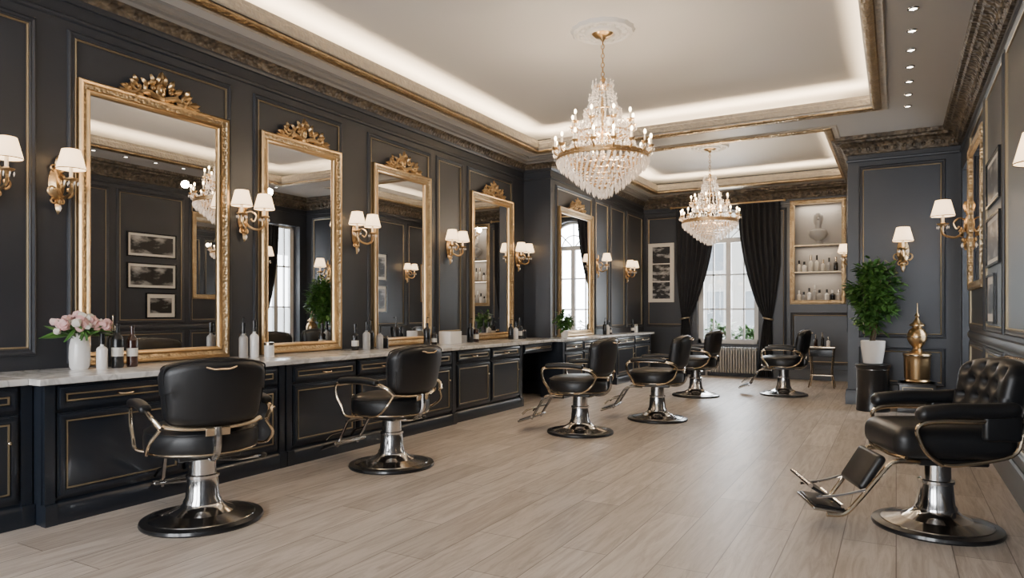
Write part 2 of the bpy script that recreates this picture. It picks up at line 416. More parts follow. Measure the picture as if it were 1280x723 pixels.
panelB(b,YP,XP+.14,XR-.17,.95,3.36); panelB(b,YP,XP+.14,XR-.17,.30,.82)
b.obj('trim_4')
b=B()
panelB(b,YB,XL2+.06,wx0-.1,1.0,3.36); panelB(b,YB,wx1+.1,nx0-.12,.4,3.36); panelB(b,YB,nx0-.05,XP-.08,.3,1.3)
for pr in ([(0,0),(0,.03),(.03,.045),(.06,.03),(.08,.035),(.08,-.1)],): b.frame((nx0-.06,YB,nz0-.06),(1,0,0),(0,0,1),nx1-nx0+.12,nz1-nz0+.12,pr,AGOLD)
b.obj('trim_5')
b=B()
panelR(b,XP,11.0,12.5,1.0,3.36); panelR(b,XP,12.6,14.1,1.0,3.36)
b.obj('trim_6')
# ------------------------------------------------------------------ cabinets
XF=-4.50
FR=[(0,0),(0,.012),(.012,.016),(.03,.010),(.03,.0)]
FG=[(.036,0),(.036,.010),(.040,.012),(.045,.010),(.045,0)]
def front(b,x,y0,y1,z0,z1,handle=None):
    b.box((x-.01,y0,z0),(x+.010,y1,z1),CAB)
    for pr,mt in((FR,CAB),(FG,INLAY)): b.frame((x+.010,y0+.012,z0+.012),(0,1,0),(0,0,1),y1-y0-.024,z1-z0-.024,pr,mt)
    if handle=='h':
        ym=(y0+y1)/2; zm=(z0+z1)/2
        b.tube(smooth([(x+.01,ym-.05,zm),(x+.035,ym-.045,zm-.004),(x+.04,ym,zm-.008),(x+.035,ym+.045,zm-.004),(x+.01,ym+.05,zm)],3),.006,GOLDP,6)
    if handle=='k': b.ball((x+.025,y1-.05,(z0+z1)/2+.1),.013,GOLDP)
def cabinet(y0,y1,x,n,xw=XL,drawer=True):
    b=B(); xw=xw+.005
    b.box((xw,y0,.0),(x-.012,y1,.86),CAB)
    b.sweep([(x-.012,y1),(x-.012,y0)],[(0,.0),(.045,.0),(.045,.10),(.03,.125),(.02,.13),(0,.14)],CAB)
    b.box((x-.02,y0,0),(x+.03,y1,.10),CAB)
    w=(y1-y0-.12)/n
    for s_ in (y0,y1-.06): b.box((x-.02,s_,0),(x+.015,s_+.06,.86),CAB); b.box((x-.02,s_-.005,0),(x+.036,s_+.065,.13),CAB)
    for i in range(n):
        a=y0+.06+i*w
        if drawer: front(b,x,a+.015,a+w-.015,.70,.845,'h'); front(b,x,a+.015,a+w-.015,.16,.68,None if n<2 else 'k')
        else: front(b,x,a+.015,a+w-.015,.16,.845)
    b.obj('vanity_cabinet')
cabinet(.4,2.2,XF-.12,2)
cabinet(2.21,4.07,XF,2); cabinet(4.09,6.62,XF,3); cabinet(6.64,8.33,XF-.04,2)
b=B(); b.box((XL+.005,8.36,0),(XL+.05,9.33,.72),CAB); b.box((XL+.005,8.36,.72),(XF-.05,9.33,.86),CAB); front(b,XF-.05,8.40,9.3,.725,.85,'h'); b.obj('vanity_desk')
cabinet(9.36,10.9,XF+.1,2,XL2); cabinet(11.6,13.6,XF+.1,2,XL2)
b=B(); b.box((XL2+.005,10.93,.72),(XF+.05,11.57,.86),CAB); b.box((XL2+.005,10.93,0),(XL2+.04,11.57,.72),CAB); b.obj('vanity_desk')
for (x0,y0,x1,y1) in ((XL,.35,XF-.06,2.16),(XL,2.16,XF+.06,8.36),(XL,8.36,XF+.03,9.3),(XL,9.3,XF+.16,9.715),(XL2,9.72,XF+.16,13.7)):
    b=B(); b.rbox(((x0+x1)/2+.003,(y0+y1)/2,.88),(x1-x0-.006,y1-y0,.04),.007,MARBLE); b.obj('marble_countertop')
# ------------------------------------------------------------------ mirrors with crests
def scroll(b,c,s_,turn,size,r,mt,start=0.,N=26,flip=1):
    pts=[];rs=[]
    for k in range(N):
        t=k/(N-1); a=start+s_*t*turn; R=size*(1-t*.86); pts.append((c[0]+.015*t,c[1]+flip*R*math.cos(a),c[2]+R*math.sin(a))); rs.append(r*(1-.45*t))
    b.tube(pts,rs,mt,6); b.ball(pts[-1],r*1.1,mt,seg=8)
def leaf(b,p,q,w,mt):
    p=Vector(p);q=Vector(q);d=q-p; L=d.length; d.normalize(); sd=Vector((1,0,0)).cross(d)
    if sd.length<1e-3: sd=Vector((0,1,0))
    vs=[];fs=[]
    n=6
    for k in range(n+1):
        t=k/n; ww=w*math.sin(PI*min(1,t*.9+.08))**.8 if t<1 else 0.001
        c=p+d*L*t+Vector((.02*math.sin(PI*t),0,0))
        vs+=[c-sd*ww-Vector((.006,0,0)),c+Vector((.012,0,0)),c+sd*ww-Vector((.006,0,0)),c-Vector((.012,0,0))]
    for k in range(n):
        o=4*k
        for j in range(4): fs.append((o+j,o+(j+1)%4,o+4+(j+1)%4,o+4+j))
    b.add(vs,fs,mt)
def crest(b,yc,z,w,x=.04):
    g=GOLD
    for f in(-1,1):
        scroll(b,(x,yc+f*w*.13,z+w*.14),1,5.2,w*.10,w*.030,g,-PI/2,flip=f)
        scroll(b,(x,yc+f*w*.30,z+w*.10),-1,5.4,w*.085,w*.027,g,PI/2,flip=f)
        scroll(b,(x,yc+f*w*.43,z+w*.05),1,4.8,w*.055,w*.020,g,PI*.6,flip=f)
        b.tube(smooth([(x,yc+f*w*.04,z+w*.03),(x+.01,yc+f*w*.18,z+w*.07),(x+.01,yc+f*w*.33,z+w*.02),(x,yc+f*w*.52,z+w*.015)],5),[w*.035]*8+[w*.026]*8,g,6)
        for (a,l,y0,z0) in ((105,.12,.06,.2),(65,.12,.10,.18),(38,.13,.17,.13),(25,.12,.30,.11),(8,.14,.38,.05),(140,.1,.16,.17),(70,.09,.33,.14),(-10,.12,.22,.03)):
            a=math.radians(a); p=(x+.005,yc+f*w*y0,z+w*z0); q=(x+.02,p[1]+f*w*l*math.cos(a),p[2]+w*l*math.sin(a)); leaf(b,p,q,w*.035,g)
    b.ball((x,yc,z+w*.14),w*.09,g,(.35,.8,1.1)); b.ball((x+.02,yc,z+w*.14),w*.045,g,(.6,.8,1.1))
    leaf(b,(x,yc,z+w*.2),(x+.01,yc,z+w*.36),w*.06,g); b.ball((x,yc,z+w*.03),w*.06,g,(.4,1.4,.8))
MF=[(0,0),(0,.055),(.012,.068),(.028,.062),(.04,.045),(.062,.038),(.075,.048),(.088,.042),(.098,.025),(.098,.008)]
for i,(y0,y1,x) in enumerate(mirrors):
    b=B(); zb,zt=.905,3.02
    b.frame((0,y0,zb),(0,1,0),(0,0,1),y1-y0,zt-zb,MF[:4],GOLD)
    b.frame((0,y0,zb),(0,1,0),(0,0,1),y1-y0,zt-zb,MF[3:6],AGOLD)
    b.frame((0,y0,zb),(0,1,0),(0,0,1),y1-y0,zt-zb,MF[5:],GOLD)
    b.box((0,y0+.03,zb+.03),(.010,y1-.03,zt-.03),MIRROR)
    crest(b,(y0+y1)/2,zt-.005,.66)
    b.obj('gilt_wall_mirror',(x+.002,0,0))
b=B(); 
b.frame((0,.7,1.55),(0,-1,0),(0,0,1),1.4,1.6,[(0,0),(0,.03),(.02,.04),(.05,.03),(.08,.03),(.09,.01)],AGOLD)
b.box((-.01,-.67,1.58),(0,.67,3.12),MIRROR); b.obj('gilt_wall_mirror',(XR-.002,8.7,0))
# ------------------------------------------------------------------ sconces
def sconce_mesh(n,sc=1.):
    b=B(); R90=RY(PI/2); b.T=Matrix.Scale(sc,4)
    b.lathe([(0,-.0),(.05,0),(.055,.01),(.042,.02),(.03,.03),(.02,.045),(0,.05)],GOLD,(0,0,0),16,R90,sx=2.3)
    for z,f in((.14,1),(-.15,-1)):
        for s_ in(-1,1): scroll(b,(.02,s_*.022,z*.85),f,4.5,.03,.008,GOLD,-f*PI/2,14,s_)
        leaf(b,(.01,0,z*.7),(.03,0,z*1.45),.022,GOLD)
    ys=[0] if n==1 else [-.125,.125]
    tips=[]
    for y in ys:
        s_=0 if n==1 else (1 if y>0 else -1)
        xo=.20 if n==1 else .15
        b.tube(smooth([(.03,0,-.02),(.07,s_*.02,-.08),(.12,s_*.07,-.105),(xo,y*.95,-.07),(xo,y,.0)],6),.011,GOLD,6)
        b.tube(smooth([(.03,0,.04),(.08,s_*.03,.06),(.12,s_*.06,.02),(.10,s_*.05,-.03),(.08,s_*.03,-.01)],5),.008,GOLD,6)
        if n==1:
            for q in(-1,1): scroll(b,(.06,q*.05,-.05),1,4.6,.045,.009,GOLD,-PI/2,16,q)
        b.lathe([(0,-.02),(.012,-.015),(.02,0),(.045,.012),(.048,.02),(.02,.022),(.016,.03)],GOLD,(xo,y,0),14)
        b.cyl((xo,y,.02),(xo,y,.11),.012,CANDLE,10)
        b.ball((xo,y,.15),.022,BULB,(1,1,1.4),8)
        b.lathe([(.094,.085),(.058,.225),(.0565,.225),(.092,.086)],SHADE,(xo,y,0),24)
        b.ring((xo,y,.085),.094,.003,GOLDP,24,4); b.ring((xo,y,.225),.058,.0025,GOLDP,24,4)
        for k in range(8):
            a=k*PI/4; b.octa((xo+.044*math.cos(a),y+.044*math.sin(a),-.012),.006,.014,CRYS)
        b.octa((xo,y,-.045),.010,.02,CRYS)
        tips.append((xo*sc,y*sc,.16*sc))
    b.ball((.05,0,-.13),.016,GOLD,(1,1,1.3),8)
    b.octa((.06,0,-.175),.011,.022,CRYS)
    b.T=Matrix()
    return b.mesh('wall_sconce'),tips
SC1=sconce_mesh(1); SC2=sconce_mesh(2); SC3=sconce_mesh(1,1.35)
def sconce(kind,loc,rz,pw=5):
    me,tips=kind; o=put(me,'wall_sconce',loc,rz)
    for t in tips: light('POINT','sconce_bulb',t,pw,(1,.69,.39),o,.022)
for y in(2.26,2.66): sconce(SC1,(XL,y,2.22),0,8)
for (y,x) in((4.26,XL),(5.76,XL),(7.58,XL),(9.48,XL)): sconce(SC2,(x,y,2.17),0,7)
sconce(SC1,(XL2,11.62,2.15),0,7); sconce(SC2,(XL2,13.15,2.12),0,7)
sconce(SC3,(XR,9.50,2.32),PI,10); sconce(SC1,(XR,3.78,1.88),PI,6); sconce(SC3,(XP+.68,YP,2.14),-PI/2,11)
sconce(SC2,(XP,12.55,2.2),PI,5)
# ------------------------------------------------------------------ chandeliers
def chand_mesh():
    b=B(); H=1.60
    b.lathe([(0,H),(.10,H),(.105,H-.02),(.08,H-.045),(.03,H-.06),(.015,H-.09),(0,H-.09)],GOLD,seg=24)
    for k in range(9):
        z=H-.10-k*.045; 
        b.tube([( (.016 if k%2 else 0)*math.cos(a*PI/4), (0 if k%2 else .016)*math.cos(a*PI/4), z+.026*math.sin(a*PI/4)) for a in range(8)],.005,GOLD,5,True)
    b.lathe([(0,1.16),(.02,1.15),(.03,1.13),(.015,1.11),(.05,1.08),(.06,1.06),(.02,1.03),(.014,.93),(.03,.86),(.014,.80),(.014,.42),(.05,.38),(.07,.34),(.03,.30),(0,.28)],GOLD,seg=16)
    def ringb(R,z,r=.009): b.ring((0,0,z),R,r,GOLD,40,6)
    ringb(.085,1.06); ringb(.16,.82); ringb(.26,.60,.010); ringb(.43,.38,.018); ringb(.44,.350,.014)
    b.lathe([(.43,.35),(.445,.36),(.445,.38),(.43,.39)],GOLD,seg=40)
    def strand(p,q,sag,n,w):
        p=Vector(p);q=Vector(q)
        for k in range(n+1):
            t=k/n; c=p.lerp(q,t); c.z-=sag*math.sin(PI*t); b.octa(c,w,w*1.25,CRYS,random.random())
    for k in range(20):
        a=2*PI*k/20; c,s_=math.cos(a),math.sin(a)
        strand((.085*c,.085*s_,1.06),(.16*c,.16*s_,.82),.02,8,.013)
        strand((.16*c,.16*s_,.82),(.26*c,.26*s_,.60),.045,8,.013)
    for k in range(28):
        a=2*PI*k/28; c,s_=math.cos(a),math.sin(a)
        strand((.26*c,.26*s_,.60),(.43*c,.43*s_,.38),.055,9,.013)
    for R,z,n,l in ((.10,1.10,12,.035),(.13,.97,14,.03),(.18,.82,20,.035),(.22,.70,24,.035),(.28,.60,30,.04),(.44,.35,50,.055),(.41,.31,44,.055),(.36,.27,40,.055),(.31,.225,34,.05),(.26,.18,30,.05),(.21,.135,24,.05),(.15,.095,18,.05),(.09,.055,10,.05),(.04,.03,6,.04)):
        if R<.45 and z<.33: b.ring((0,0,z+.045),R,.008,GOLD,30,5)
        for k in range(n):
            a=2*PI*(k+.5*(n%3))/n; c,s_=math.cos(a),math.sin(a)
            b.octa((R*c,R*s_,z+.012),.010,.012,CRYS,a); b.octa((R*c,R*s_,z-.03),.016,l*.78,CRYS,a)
    b.ball((0,0,.0),.03,CRYS,seg=10)
    for tier,(n,R,z,r0,z0) in enumerate(((16,.465,.44,.20,.36),(9,.30,.68,.10,.64))):
        for k in range(n):
            a=2*PI*(k+.5*tier)/n; c,s_=math.cos(a),math.sin(a); P=lambda r,zz:(r*c,r*s_,zz)
            b.tube(smooth([P(.02,z0),P(r0,z0-.06),P((r0+R)/2,z0-.05),P(R,z-.04),P(R,z)],4),.010,GOLD,6)
            b.lathe([(0,-.01),(.015,-.005),(.032,.012),(.034,.02),(.012,.02)],GOLD,P(R,z),12)
            b.cyl(P(R,z+.015),P(R,z+.085),.010,CANDLE,8); b.ball(P(R,z+.108),.013,BULB,(1,1,1.9),8)
            for j in range(5):
                aa=j*2*PI/5; q=P(R,z-.01); b.octa((q[0]+.03*math.cos(aa),q[1]+.03*math.sin(aa),q[2]-.012),.008,.02,CRYS)
            if tier==0:
                a2=2*PI*(k+1)/n
                strand(P(R,z),(R*math.cos(a2),R*math.sin(a2),z),.05,7,.010)
    return b.mesh('crystal_chandelier')
CH=chand_mesh()
for (x,y) in((-2.50,6.25),(-2.70,11.5)):
    o=put(CH,'crystal_chandelier',(x,y,ZC-1.60-.015),.2)
    light('POINT','bulb_cluster',(0,0,.56),38,(1,.79,.55),o,.10)
    for k in range(4):
        a=k*PI/2+.3; light('POINT','bulb_cluster',(.54*math.cos(a),.54*math.sin(a),.56),15,(1,.79,.55),o,.05)
    m_=B(); m_.lathe([(0,-.02),(.10,-.025),(.12,-.05),(.16,-.045),(.18,-.02),(.24,-.02),(.26,-.04),(.29,-.035),(.31,0)],CEIL,seg=48,wob=lambda a,z:1+.025*math.cos(16*a))
    for k in range(16):
        a=k*PI/8; m_.ball((.21*math.cos(a),.21*math.sin(a),-.02),.032,CEIL,(1.2,1.2,.6),8)
    m_.obj('ceiling_medallion',(x,y,ZC))
# ------------------------------------------------------------------ downlights
b=B()
for k in range(15):
    y=2.4+k*.5
    b.lathe([(.0,-.003),(.028,-.003)],SPOT,(.12,y,ZS-.001),16); b.lathe([(.028,-.001),(.03,-.008),(.042,-.006),(.045,0)],CHROME,(.12,y,ZS),16)
b.obj('recessed_downlights')
# ------------------------------------------------------------------ salon chairs
def base(b,R=.355):
    b.lathe([(0,0),(R,0),(R+.005,.010),(R,.026),(R-.045,.036)],RUBBER,seg=48)
    b.lathe([(R-.045,.032),(R-.05,.040),(R-.11,.052),(.19,.064)],DCHROME,seg=48)
    b.lathe([(.19,.064),(.15,.082),(.125,.10),(.115,.115)],CHROME,seg=48)
    b.lathe([(.115,.11),(.112,.13),(.100,.15),(.090,.27),(.098,.275),(.098,.29),(.080,.295),(.078,.40),(.10,.405),(.11,.42),(.11,.44)],CHROME,seg=32)
    b.tube(smooth([(-.02,-.07,.38),(-.03,-.2,.36),(-.06,-.33,.37)],4),.009,CHROME,8); b.ball((-.065,-.35,.372),.018,RUBBER,(1,1.6,1),10)
def footrest(b,x0=.16,z0=.40):
    for s_ in(-1,1):
        b.tube(smooth([(x0,s_*.13,z0),(x0+.18,s_*.135,z0-.01),(x0+.28,s_*.13,z0-.14),(x0+.36,s_*.125,z0-.27)],6),.013,DCHROME,8)
        b.tube(smooth([(x0+.27,s_*.13,z0-.13),(x0+.40,s_*.14,z0-.17),(x0+.46,s_*.15,z0-.22)],4),.010,DCHROME,8)
    b.tube([(x0+.22,-.15,z0-.04),(x0+.22,.15,z0-.04)],.010,DCHROME,8)
    b.rbox((x0+.41,0,z0-.27),(.20,.37,.024),.010,DCHROME,rot=RY(.35)); b.rbox((x0+.412,0,z0-.255),(.17,.33,.014),.006,RUBBER,rot=RY(.35))
    b.tube([(x0+.33,-.19,z0-.235),(x0+.33,.19,z0-.235)],.012,CHROME,8)
def chair_mesh():
    b=B(); base(b); 
    b.rbox((0,0,.425),(.34,.36,.035),.01,RUBBER)
    b.lathe([(0,.435),(.26,.435),(.305,.445),(.325,.465),(.331,.50),(.331,.550),(.320,.585),(.29,.608),(.23,.62),(0,.628)],LEATHER,(.01,0,0),48,sx=.98)
    b.ring((.01,0,.463),.318,.008,GOLDP,48,6); b.ring((.01,0,.582),.323,.005,LEATHER,48,6)
    W,H=.61,.40
    def df(p):
        y,z,x=p.y,p.z,p.x; k=(z+H/2)/H
        yy=y*(.88+.13*k)
        zz=z-(.055*(abs(y)/(W/2))**3.5 if z>0 else -.02*(abs(y)/(W/2))**3)
        return Vector((x+1.05*yy*yy-z*.16+(.018*math.cos(y/W*PI)*math.cos(z/H*PI) if x>0 else -.012*math.cos(z/H*PI)),yy,zz))
    C=Vector((-.315,0,.83))
    b.rbox(C,(.125,W,H),.058,LEATHER,seg=4,mid=(1,12,6),deform=df)
    for xx in(.045,-.045):
        pts=[]
        for (y,z) in [(-W/2+.02,-H/2+.04),(-W/2+.012,0),(-W/2+.02,H/2-.04),(-W/2+.06,H/2-.006),(0,H/2),(W/2-.06,H/2-.006),(W/2-.02,H/2-.04),(W/2-.012,0),(W/2-.02,-H/2+.04)]:
            pts.append(C+df(Vector((xx,y,z))))
        b.tube(smooth(pts,4),.005,LEATHER,6)
    pts=[C+df(Vector((-.03,W*.5*t,-H/2-.008)))+Vector((-.012,0,0)) for t in [-1.04+.104*i*1 for i in range(21)]]
    b.tube(pts,.012,GOLDP,8,flat=1.4)
    b.rbox((-.33,0,.60),(.02,.14,.05),.006,GOLDP,rot=RY(-.2)); b.tube(smooth([(-.12,0,.425),(-.25,0,.43),(-.33,0,.50),(-.335,0,.63)],5),.022,DCHROME,8)
    hy=[C+df(Vector((-.06,W*t,H/2-.045)))+Vector((-.02,0,0)) for t in(-.14,-.13,-.07,0,.07,.13,.14)]
    hy[0].x+=.02; hy[-1].x+=.02
    for i in(2,3,4): hy[i].z-=.012
    b.tube(smooth(hy,3),.006,GOLDP,6)
    for s_ in(-1,1):
        y=s_*.350
        b.tube(smooth([(-.29,s_*.30,.64),(-.24,y*.97,.70),(-.12,y,.725),(.10,y,.73),(.24,y,.725),(.30,y,.69),(.29,y,.60),(.24,y*.99,.52),(.20,y*.95,.45),(.12,s_*.22,.43)],6),.0115,GOLDP,8,flat=1.4)
        b.rbox((.05,y,.752),(.42,.068,.050),.023,LEATHER,deform=lambda p:Vector((p.x,p.y,p.z-.35*p.x*p.x)),mid=(6,1,1))
        b.tube(smooth([(-.28,s_*.30,.63),(-.25,y,.55),(-.16,y*.99,.48),(-.05,y*.94,.455)],5),.010,GOLDP,8)
    footrest(b)
    return b.mesh('salon_chair')
SCH=chair_mesh()
def face(dx,dy): return math.atan2(dy,dx)
for (x,y,a) in ((-3.79,2.78,math.radians(158)),(-3.74,4.56,math.radians(178)),(-2.98,6.80,math.radians(184)),(-2.53,8.10,math.radians(188)),(-2.73,10.7,math.radians(182)),(-1.55,11.50,math.radians(185))):
    put(SCH,'salon_chair',(x,y,0),a)
def barber_mesh():
    b=B(); base(b,.345)
    b.rbox((0,0,.43),(.40,.40,.04),.012,RUBBER)
    b.rbox((.0,0,.545),(.66,.56,.18),.075,LEATHER,seg=4,mid=(6,6,2),deform=lambda p:Vector((p.x,p.y,p.z+(.02*math.cos(p.x/.66*PI)*math.cos(p.y/.56*PI) if p.z>0 else 0))))
    b.tube(smooth([(.28,-.27,.47),(.315,-.15,.465),(.32,0,.465),(.315,.15,.465),(.28,.27,.47)],4),.011,GOLDP,8)
    W,H=.58,.42
    tuft=[(yy,zz) for j,zz in enumerate((-.13,-.03,.07,.16)) for yy in ((-.20,-.067,.067,.20) if j%2 else (-.133,0,.133))]
    def df(p):
        x,y,z=p.x,p.y,p.z
        if x>0:
            x+=.02
            for (ty,tz) in tuft:
                d=math.hypot(y-ty,z-tz); x-=.042*math.exp(-(d/.028)**2)
        zz=z-(.05*(abs(y)/(W/2))**3 if z>0 else 0)
        yy=y*(.92+.08*(z/H+.5))
        return Vector((x+.55*yy*yy-z*.20,yy,zz))
    C=Vector((-.335,0,.815))
    b.rbox(C,(.13,W,H),.06,LEATHER,seg=4,mid=(1,34,26),deform=df)
    for (ty,tz) in tuft: b.ball(C+df(Vector((.066,ty,tz))),.011,LEATHER,seg=8)
    pts=[C+df(Vector((-.06,yy,zz)))+Vector((-.008,0,0)) for yy,zz in ((-.28,-.2),(-.29,0),(-.28,.14),(-.2,.205),(0,.212),(.2,.205),(.28,.14),(.29,0),(.28,-.2))]
    b.tube(smooth(pts,4),.009,CHROME,6)
    for s_ in(-1,1):
        y=s_*.325
        b.rbox((-.02,y,.75),(.54,.10,.085),.042,LEATHER,seg=4,mid=(8,1,1),deform=lambda p:Vector((p.x,p.y,p.z-.35*p.x*p.x*(1 if p.x>0 else -.5))))
        b.rbox((-.20,y*.97,.66),(.20,.05,.16),.024,LEATHER)
        b.tube(smooth([(-.30,y*.95,.69),(-.05,y,.69),(.16,y,.685),(.24,y,.65),(.23,y,.58),(.18,y*.98,.50),(.10,y*.9,.44)],6),.013,GOLDP,8,flat=1.4)
        b.tube(smooth([(-.32,y*.9,.62),(-.26,y*.93,.50),(0,y*.9,.44),(.10,y*.9,.44)],5),.012,GOLDP,8)
        b.tube(smooth([(.18,s_*.20,.43),(.32,s_*.21,.43),(.40,s_*.20,.34),(.50,s_*.18,.20),(.58,s_*.17,.11),(.68,s_*.17,.10)],6),.014,GOLDP,8,flat=1.3)
        b.tube(smooth([(.46,s_*.19,.26),(.60,s_*.18,.22),(.74,s_*.17,.20)],4),.010,CHROME,8)
    b.rbox((.42,0,.35),(.055,.34,.24),.026,LEATHER,rot=RY(-.55),seg=3,mid=(1,3,3))
    b.rbox((.66,0,.125),(.20,.36,.02),.009,DCHROME,rot=RY(-.12)); b.rbox((.66,0,.14),(.17,.32,.014),.006,RUBBER,rot=RY(-.12))
    b.rbox((.71,0,.225),(.17,.34,.018),.008,RUBBER,rot=RY(-.55)); b.tube([(.78,-.20,.275),(.78,.20,.275)],.014,CHROME,8); b.tube([(.60,-.2,.16),(.60,.2,.16)],.012,CHROME,8)
    return b.mesh('barber_chair')
put(barber_mesh(),'barber_chair',(.21,4.86,0),face(-.93,-.37))
# ------------------------------------------------------------------ curtains
def curtain(name,xo,xi,xt,y,zt,ztie,side,width_tie=.13,botw=.26,loc=(0,0,0),rz=0,zb=.02):
    b=B(); R,Cn=60,90; vs=[];fs=[]
    for i in range(R+1):
        z=zb+(zt-zb)*i/R
        if z>=ztie:
            t=(z-ztie)/(zt-ztie); k=math.sin(t*PI/2)**.75
            o=xt+(xo-xt)*min(1,t*2.2)**.8; n_=xt+side*width_tie+(xi-xt-side*width_tie)*k
            squeeze=t
        else:
            t=(ztie-z)/(ztie-zb); k=t**.6
            o=xt-side*.03*k; n_=xt+side*(width_tie+(botw-width_tie)*k); squeeze=.3*k
        for j in range(Cn+1):
            s_=j/Cn; x=o+(n_-o)*s_
            amp=.018+.035*min(1,squeeze*1.5)
            yy=y-.02-amp*(1+math.sin(s_*2*PI*7+.6*math.sin(z*1.7)))*(.9+.2*math.sin(s_*9+z))
            vs.append((x,yy,z))
    for i in range(R):
        for j in range(Cn): a=i*(Cn+1)+j; fs.append((a,a+1,a+Cn+2,a+Cn+1))
    b.add(vs,fs,CURT)
    xm=xt+side*width_tie/2
    b.tube([(xm+(width_tie/2+.02)*math.cos(2*PI*k/16),y-.055+.055*math.sin(2*PI*k/16),ztie+.02*math.cos(2*PI*k/16)*side) for k in range(16)],.018,INLAY,6,True,up=(0,0,1))
    return b.obj(name,loc,rz)
curtain('window_curtain',-1.98,-2.78,-2.14,YB-.03,3.47,1.18,-1)
curtain('window_curtain',-4.04,-3.22,-3.92,YB-.03,3.47,1.18,1)
b=B(); b.cyl((-4.12,YB-.09,3.50),(-1.92,YB-.09,3.50),.016,GOLD,10); b.ball((-4.14,YB-.09,3.5),.03,GOLD); b.ball((-1.90,YB-.09,3.5),.03,GOLD)
for x in(-4.1,-1.94): b.cyl((x,YB,3.5),(x,YB-.09,3.5),.01,GOLD,8)
b.obj('curtain_rod')
curtain('recess_curtain',.47,-.02,.42,0,3.12,1.2,-1,.10,.16,loc=(XR+.16,(WY0+WY1)/2,0),rz=-PI/2,zb=.60)
# radiator
b=B()
for k in range(20):
    x=-3.42+k*.052; b.rbox((x,YB-.10,.34),(.040,.10,.52),.018,RAD,seg=2)
b.cyl((-3.46,YB-.10,.14),(-2.40,YB-.10,.14),.018,RAD,8); b.cyl((-3.46,YB-.10,.55),(-2.40,YB-.10,.55),.018,RAD,8)
for x in(-3.40,-2.44): b.box((x-.015,YB-.14,0),(x+.015,YB-.06,.12),RAD)
b.obj('radiator')
# ------------------------------------------------------------------ bottles etc.
def bottle(b,c,h,r,mt,cap=BLACKP,kind='pump',label=None):
    x,y,z=c; hb=h*.62
    b.lathe([(0,0),(r*.92,0),(r,.006),(r,hb*.9),(r*.85,hb*.97),(r*.35,hb*1.05),(r*.32,hb*1.16),(0,hb*1.16)],mt,c,18)
    if label: b.lathe([(r*1.01,hb*.25),(r*1.01,hb*.6)],label,c,18)
    zz=z+hb*1.12
    if kind=='pump':
        b.lathe([(0,0),(r*.42,0),(r*.42,h*.1),(0,h*.1)],cap,(x,y,zz),12); b.cyl((x,y,zz+h*.1),(x,y,z+h),r*.12,cap,6); b.tube([(x,y,z+h),(x+r*.9,y-r*.3,z+h*.985)],r*.14,cap,6)
    elif kind=='cap': b.lathe([(0,0),(r*.45,0),(r*.45,h-hb*1.12),(0,h-hb*1.12)],cap,(x,y,zz),12)
def wine(b,c,h,r,mt,label=LABEL):
    b.lathe([(0,0),(r*.92,0),(r,.008),(r,h*.62),(r*.85,h*.70),(r*.42,h*.77),(r*.34,h*.82),(r*.34,h*.94),(r*.42,h*.95),(r*.42,h),(0,h)],mt,c,20); b.lathe([(r*1.015,h*.26),(r*1.015,h*.46)],label,c,20)
def can(b,c,h,r,mt,top=None): 
    b.lathe([(0,0),(r,0),(r,h*.94),(r*.94,h*.96),(r*.94,h),(0,h)],mt,c,20)
    if top: b.lathe([(r*1.01,h*.8),(r*1.01,h*.97),(0,h*1.01)],top,c,20)
Z=.9
def ywall(u,x):
    r=(u-640)/853; dx=-.4904+.8715*r; dy=.8715+.4904*r; return x/dx*dy
# flower vase
b=B(); 
b.lathe([(0,0),(.05,0),(.062,.02),(.066,.08),(.064,.16),(.055,.21),(.042,.235),(.045,.255),(.040,.255),(.036,.235),(0,.2)],CERAM,seg=28)
random.seed(3)
for k in range(60):
    a=random.random()*2*PI; R=.18*math.sqrt(random.random()); 
    p=Vector((R*math.cos(a)*.7,R*math.sin(a)*1.1,.345+.06*random.random()-R*.45))
    m_=random.choice((PINK,PINK,PINK2,CREAM)); r=.024+.014*random.random()
    for j in range(3): b.lathe([(0,-r),(r*.8,-r*.5),(r*(1-.2*j),r*.1),(r*(.8-.22*j),r*(.6+.1*j)),(r*(.6-.2*j),r*(.5+.1*j))],m_,p,9,RX(random.uniform(-.7,.7))@RY(random.uniform(-.7,.7)),wob=lambda a_,z_:1+.14*math.cos(5*a_+j))
    b.tube([(0,0,.2),p],.003,GREEN,4)
for k in range(32):
    a=random.random()*2*PI; R=.1+.11*random.random(); p=Vector((.06*math.cos(a),.06*math.sin(a),.24+.06*random.random())); q=Vector((R*math.cos(a)*.8,R*math.sin(a)*1.2,.20+.16*random.random())); leaf(b,p,q,.013,GREEN)
b.obj('flower_vase',(-5.0,2.69,Z))
b=B(); bottle(b,(0,0,0),.25,.036,CERAM,BLACKP,'cap'); b.obj('lotion_bottle',(-4.92,2.80,Z))
b=B(); wine(b,(0,0,0),.32,.040,BLACKP); b.obj('wine_bottle',(-4.92,2.91,Z))
b=B(); bottle(b,(0,0,0),.38,.036,BLACKP,GOLDP,'pump'); b.obj('pump_bottle',(-5.06,2.96,Z))
b=B(); wine(b,(0,0,0),.30,.038,AMBER); b.obj('wine_bottle',(-4.92,3.02,Z))
def cluster(name,items,loc):
    b=B()
    for it in items:
        k,dx,dy,h,r,mt=it
        if k=='can': can(b,(dx,dy,0),h,r,mt,GOLDP)
        elif k=='box': b.rbox((dx,dy,h/2),(r,r*1.4,h),.004,mt)
        else: bottle(b,(dx,dy,0),h,r,mt,BLACKP,k,LABEL if mt in(AMBER,BLACKP) and k=='cap' else None)
    b.obj(name,loc)
cluster('hair_product_set',[('cap',0,-.10,.31,.038,GREYB),('cap',.02,.0,.33,.040,CERAM),('pump',-.07,-.05,.36,.030,BLACKP),('can',.05,.14,.13,.045,CERAM)],(-5.02,ywall(316,-5.02),Z))
